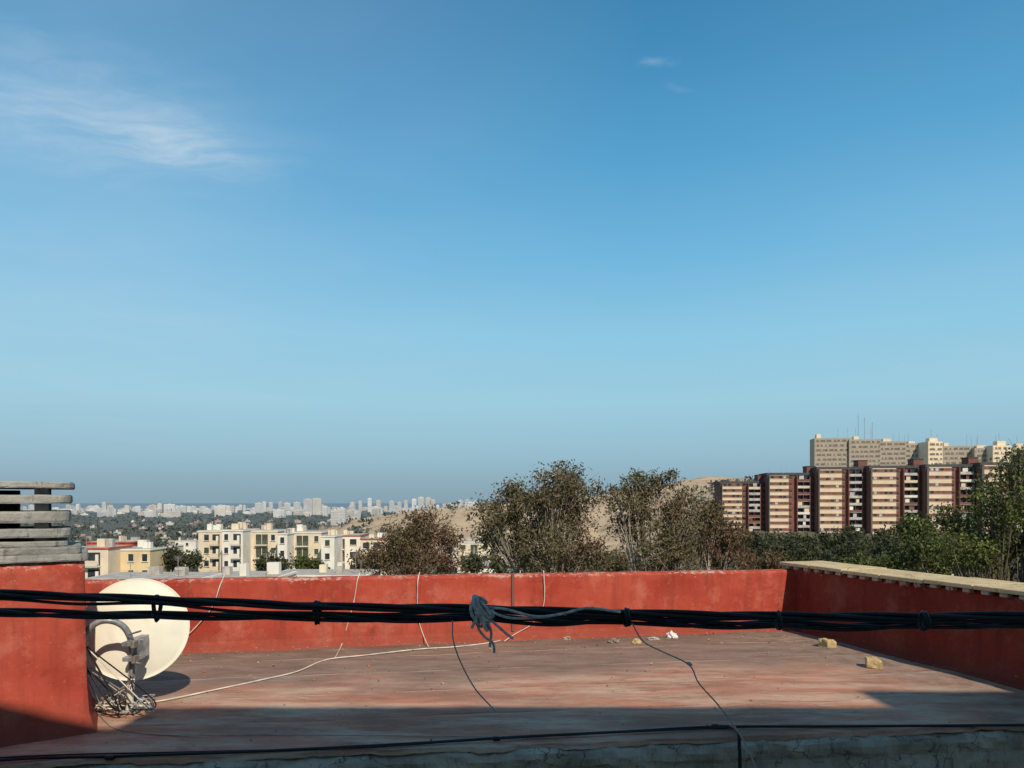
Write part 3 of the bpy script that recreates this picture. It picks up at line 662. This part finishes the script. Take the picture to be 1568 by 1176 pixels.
# ---------------------------------------------------------------- overhead cable bundle
def bundle():
    e=empty('overhead_cable_bundle')
    ZA=[(-1400,850),(-600,885),(-200,901),(0,909),(240,918),(485,928),(730,932),(960,939),(1200,943),(1415,944),(1568,941),(1800,934),(2300,915),(3000,880)]
    ZB=[(-1400,880),(-600,912),(-200,929),(0,937),(120,941),(240,942),(360,943),(485,944),(600,948),(730,945),(850,952),(960,949),(1080,957),(1200,956),(1300,960),(1415,956),(1500,957),(1568,955),(1800,948),(2300,930),(3000,895)]
    ZC=[(-1400,884),(-200,908),(0,915),(120,926),(240,926),(360,935),(485,936),(600,941),(730,938),(850,943),(960,944),(1080,949),(1200,949),(1415,950),(1568,948),(1800,940),(3000,885)]
    def strand(Z,nc,rad,off,dd,ph):
        base=catmull([P(a,b,3.0+dd+.00012*(a-784)) for a,b in Z],14); out=[]
        for k in range(nc):
            s=0; pts=[]
            for i,p in enumerate(base):
                if i: s+=(p-base[i-1]).length
                w=s*2*math.pi/1.3+2*math.pi*k/nc+ph; o=off*(1+.3*noise.noise(Vector((s*1.2,k,ph))))
                pts.append(p+Vector((0,math.cos(w)*o,math.sin(w)*o)))
            out.append(pts)
        return out
    ls=strand(ZA,3,0,.0105,0,0)+strand(ZB,3,0,.0115,.03,1.3)
    curve('twisted_conductors',ls,.0083,'black',e,smooth=False)
    curve('loose_conductor',strand(ZC,1,0,.006,.0,2),.0065,'black',e,smooth=False)
    ties=[]
    for px,y0,y1 in ((240,912,951),(242,914,949),(484,921,955),(488,922,954),(725,926,952),(958,932,958),(962,933,957),(1192,936,963),(1413,937,964),(1417,938,962)):
        cy=(y0+y1)/2; ry=(y1-y0)/2*3/F0; c=P(px,cy,3.0); ties.append([c+Vector((.004*math.sin(2*t),math.cos(t)*.028,math.sin(t)*ry)) for t in [2*math.pi*k/18 for k in range(19)]])
    curve('cable_ties',ties,.006,'black',e,smooth=False)
    kn=[]; R=random.Random(9)
    for k in range(11):
        cx=R.uniform(730,744); cy=R.uniform(928,948); c=P(cx,cy,2.965); rx=R.uniform(.012,.03); rz=R.uniform(.018,.05); tl=R.uniform(-.6,.6); ph=R.uniform(0,3)
        kn.append([c+Vector((math.cos(t+ph)*rx+math.sin(t)*tl*.02,math.cos(t)*.03-.01,math.sin(t+ph*.3)*rz)) for t in [2*math.pi*q/14 for q in range(14)]])
    tails=[[P(738,945,2.95),P(732,960,2.94),P(742,975,2.95),P(755,985,2.95),P(757,1000,2.95)],[P(740,940,2.95),P(758,955,2.94),P(775,970,2.95),P(786,978,2.95)],[P(736,935,2.95),P(728,950,2.95),P(722,962,2.95)],[P(745,950,2.94),P(752,968,2.94),P(750,990,2.95)],
       [P(744,930,2.95),P(775,933,2.93),P(820,944,2.94),P(860,940,2.95),P(900,931,2.96),P(950,937,2.97)],[P(742,928,2.95),P(760,940,2.93),P(790,947,2.94),P(840,944,2.96)]]
    curve('rag_knot',kn,.007,'rag',e); curve('rag_tails',tails,.0055,'rag',e)
    curve('dangling_cord',[[P(693,950,2.96),P(694,980,2.96),P(706,1015,2.97),P(728,1055,2.97),P(760,1090,2.98)],
      [P(968,955,2.97),P(985,982,2.97),P(1015,998,2.96),P(1055,1018,2.95),P(1070,1046,2.94),P(1100,1080,2.9),P(1135,1128,2.85),P(1158,1180,2.8),P(1175,1260,2.8)]],.0028,'greyc',e)
    c=P(1055,1016,2.95); b=MB(); b.tube([c+Vector((-.012,0,.004)),c,c+Vector((.012,0,-.006))],[.004,.008,.004],'rag',8); b.obj('cord_knot',parent=e)
bundle()
E=lambda px,py: FL(px,py,.02)
curve('roof_edge_cable',[[E(-300,1196),E(0,1164),E(170,1158),E(400,1150),E(620,1139),E(800,1128),E(960,1120),E(1095,1113),E(1300,1112),E(1568,1110),E(1700,1109)]],.011,'black')
curve('roof_edge_cable',[[E(-300,1192),E(0,1160),E(300,1151),E(560,1144),E(760,1131),E(1000,1119),E(1120,1114)]],.006,'black')
q=E(1118,1113)
curve('downlead_cable',[[E(1095,1112),q,P(1130,1122,5.6),P(1132,1145,5.56),P(1133,1180,5.55),P(1133,1400,5.5)]],.013,'black')
b=MB()
for px,py in ((1095,1112),(760,1131),(168,1160)):
    p=E(px,py); b.tube([p+Vector((-.03,0,0)),p+Vector((-.02,0,.0)),p+Vector((.02,0,0)),p+Vector((.03,0,0))],[.012,.018,.018,.012],'black',10)
b.obj('cable_clips')

# ---------------------------------------------------------------- rubble and litter
def block(px,py,w,dp,h,rot,m='brick'):
    import bmesh
    bm=bmesh.new(); bmesh.ops.create_cube(bm,size=1); bmesh.ops.scale(bm,vec=(w,dp,h),verts=bm.verts); bmesh.ops.subdivide_edges(bm,edges=bm.edges,cuts=5,use_grid_fill=True)
    for v in bm.verts:
        v.co+=Vector((noise.noise(v.co*22),noise.noise(v.co*22+Vector((5,0,0))),noise.noise(v.co*22+Vector((0,9,0)))))*.010
        if v.co.x>w*.3 and v.co.z>h*.2: v.co.z-=.02; v.co.x-=.01
    me=bpy.data.meshes.new('block'); bm.to_mesh(me); bm.free(); me.materials.append(M[m]); o=bpy.data.objects.new('stone_block',me); COL.objects.link(o)
    p=FL(px,py); o.location=(p.x,p.y,h/2+.005); o.rotation_euler[2]=rot; bevel(o,.006)
block(1267,991,.17,.13,.10,.5); block(1338,1022,.16,.14,.10,-.3)
def litter(name,px,py,w,h,m,seed):
    import bmesh
    bm=bmesh.new(); bmesh.ops.create_icosphere(bm,subdivisions=3,radius=1)
    for v in bm.verts:
        k=1+.75*noise.noise(v.co*1.7+Vector((seed,0,0)))+.35*noise.noise(v.co*5+Vector((seed,0,0))); v.co*=k; v.co.x*=w; v.co.y*=w*.7; v.co.z=max(-h*.6,v.co.z*h)
    me=bpy.data.meshes.new(name); bm.to_mesh(me); bm.free(); me.materials.append(M[m]); o=bpy.data.objects.new(name,me); COL.objects.link(o)
    p=FL(px,py); o.location=(p.x,p.y,h*.6)
litter('plastic_bag',1028,977,.065,.05,'bag',1); litter('crumpled_paper',553,987,.07,.035,'bag',2); litter('crumpled_rag',565,985,.05,.04,'greyc',3)
litter('rubble_stone',940,984,.07,.03,'rust',4); litter('rubble_stone',975,986,.05,.04,'brick',5); litter('rubble_stone',868,980,.05,.03,'conc',6); litter('rubble_stone',1000,980,.06,.025,'rag',7)
def gravel():
    R=random.Random(8); b=MB()
    for i in range(600):
        v=R.random()**2.2; u=R.random(); p=(NL*(1-u)+NR*u)*v+(FLc*(1-u)+FR*u)*(1-v); p.y-=.1
        if p.x>3.7+.0: continue
        s=R.uniform(.003,.008) if R.random()<.9 else R.uniform(.008,.015); Rm=Matrix.Translation((p.x,p.y,.01))@Matrix.Rotation(R.uniform(0,3),4,'Z')@Matrix.Rotation(R.uniform(0,1),4,'X')
        b.box(-s,s*.8,-s*.7,s,-s*.5,s*.6,R.choice(['brick','conc','rust','conc','redr','rust']),Rm)
    b.obj('roof_grit')
gravel()

# ---------------------------------------------------------------- the building the viewer stands at
vb=MB()
vb.box(-22,-.1,-7,-.6,-13,5.78,'white_w'); vb.box(-.1,6.6,-7,-.6,-13,6.36,'white_w'); vb.box(6.6,13,-7,-.6,-13,6.85,'white_w')
for x in (-12,-8,-4,3.2,8):
    for z in (-3,1.1,4): 
        vb.box(x-.6,x+.6,-.59,-.56,z,z+1.3,'dark'); vb.box(x-.7,x+.7,-.59,-.5,z-.12,z-.02,'white_w')
vb.obj('viewpoint_house')

# ---------------------------------------------------------------- world
w=bpy.data.worlds.new('World'); sc.world=w; w.use_nodes=True; n=w.node_tree.nodes; l=w.node_tree.links
bg=n['Background']; bg.inputs['Strength'].default_value=.1
sky=n.new('ShaderNodeTexSky'); sky.sky_type='NISHITA'; sky.sun_disc=False; el=math.asin(SUN.z); sky.sun_elevation=el; sky.sun_rotation=math.atan2(SUN.x,SUN.y)
sky.air_density=1.0; sky.dust_density=1.0; sky.ozone_density=2.0; sky.altitude=100
tc=n.new('ShaderNodeTexCoord'); G=tc.outputs['Generated']; s=n.new('ShaderNodeSeparateXYZ'); l.new(G,s.inputs[0]); X,Y,Z=s.outputs
def s2l(r,g,b_): return tuple(((c/255)/12.92 if c/255<.04045 else ((c/255+.055)/1.055)**2.4) for c in (r,g,b_))
ramp=n.new('ShaderNodeValToRGB'); cr=ramp.color_ramp; l.new(mrange(n,l,Z,0,.7),ramp.inputs['Fac'])
def zz(py): v=(HY-py)/F0; return v/math.sqrt(1+v*v)/.7
stops=[(770,(134,161,177)),(740,(140,171,187)),(700,(149,187,204)),(620,(156,204,222)),(520,(142,200,227)),(400,(114,183,222)),(250,(87,162,208)),(100,(71,143,190)),(0,(63,133,180))]
els=cr.elements
els[0].position=0; els[0].color=(*s2l(*stops[0][1]),1); els[1].position=1; els[1].color=(*s2l(60,122,166),1)
for py,c in stops[1:]:
    e=els.new(zz(py)); e.color=(*s2l(*c),1)
sc10=n.new('ShaderNodeVectorMath'); sc10.operation='SCALE'; sc10.inputs['Scale'].default_value=10; l.new(ramp.outputs[0],sc10.inputs[0])
c=mixc(n,l,.97,sky.outputs[0],sc10.outputs[0])
zc=mathn(n,l,'MAXIMUM',Z,.02); cxn=mathn(n,l,'DIVIDE',X,zc); cyn=mathn(n,l,'DIVIDE',Y,zc)
cmb=n.new('ShaderNodeCombineXYZ'); l.new(cxn,cmb.inputs[0]); l.new(cyn,cmb.inputs[1]); CP=cmb.outputs[0]
tw=n.new('ShaderNodeTexNoise'); tw.inputs['Scale'].default_value=3.5; tw.inputs['Detail'].default_value=6; l.new(CP,tw.inputs['Vector'])
tw2=n.new('ShaderNodeVectorMath'); tw2.operation='SCALE'; tw2.inputs['Scale'].default_value=.28; l.new(tw.outputs['Color'],tw2.inputs[0])
tw3=n.new('ShaderNodeVectorMath'); tw3.operation='ADD'; l.new(CP,tw3.inputs[0]); l.new(tw2.outputs[0],tw3.inputs[1]); CW=tw3.outputs[0]
def blob(cx,cy,ang,a,b_):
    mp=n.new('ShaderNodeMapping'); mp.vector_type='TEXTURE'; mp.inputs['Location'].default_value=(cx+.14,cy+.14,.14); mp.inputs['Rotation'].default_value=(0,0,ang); mp.inputs['Scale'].default_value=(a,b_,1)
    l.new(CW,mp.inputs[0]); ln=n.new('ShaderNodeVectorMath'); ln.operation='LENGTH'; l.new(mp.outputs[0],ln.inputs[0])
    m=n.new('ShaderNodeMapRange'); m.interpolation_type='SMOOTHSTEP'; m.inputs[1].default_value=1; m.inputs[2].default_value=0; l.new(ln.outputs['Value'],m.inputs[0]); return m.outputs[0]
mp=n.new('ShaderNodeMapping'); mp.inputs['Rotation'].default_value=(0,0,-.9); mp.inputs['Scale'].default_value=(1.4,4.5,1); l.new(CW,mp.inputs[0])
wis=mrange(n,l,nz(n,l,mp.outputs[0],2.4,8,.6),.36,.70)
soft=mrange(n,l,nz(n,l,CP,.9,3,.5),.3,.7)
c1=mathn(n,l,'MULTIPLY',mathn(n,l,'ADD',mathn(n,l,'MULTIPLY',blob(-1.10,1.94,.5,.70,.56),.5),mathn(n,l,'MULTIPLY',blob(-.92,2.10,.6,.32,.24),.34)),mathn(n,l,'ADD',mathn(n,l,'MULTIPLY',wis,.75),.28))
sm=mathn(n,l,'MULTIPLY',mathn(n,l,'ADD',blob(.325,1.66,.5,.05,.04),mathn(n,l,'MULTIPLY',blob(.375,1.79,.1,.055,.03),.4)),.2)
veil=mathn(n,l,'MULTIPLY',mathn(n,l,'MULTIPLY',mrange(n,l,X,.15,-.55),mrange(n,l,Z,.02,.2)),mathn(n,l,'ADD',mathn(n,l,'MULTIPLY',soft,.24),.10))
veil2=mathn(n,l,'MULTIPLY',mathn(n,l,'MULTIPLY',mrange(n,l,X,.2,.6),mrange(n,l,Z,.02,.2)),mathn(n,l,'MULTIPLY',soft,.12))
tot=mathn(n,l,'ADD',mathn(n,l,'ADD',c1,sm),mathn(n,l,'ADD',veil,veil2)); cl=n.new('ShaderNodeClamp'); l.new(tot,cl.inputs[0])
c=mixc(n,l,cl.outputs[0],c,tuple(10*k for k in s2l(190,212,228)))
l.new(c,bg.inputs['Color'])
# sun
sd=bpy.data.lights.new('sun','SUN'); sd.energy=4.2; sd.angle=math.radians(.6); sd.color=(1,.88,.71); so=bpy.data.objects.new('sun',sd); COL.objects.link(so)
so.rotation_euler=(-SUN).to_track_quat('-Z','Y').to_euler(); so.location=(10,-20,30)
# camera
cd=bpy.data.cameras.new('camera'); cd.lens=26; cd.sensor_width=36; cd.shift_y=(HY-588)/1568; cd.clip_end=200000; cd.clip_start=.05
co=bpy.data.objects.new('camera',cd); COL.objects.link(co); co.location=(0,0,EYE); co.rotation_euler=(math.pi/2,0,0); sc.camera=co
sc.view_settings.view_transform='Standard'; sc.view_settings.look='None'; sc.view_settings.exposure=0
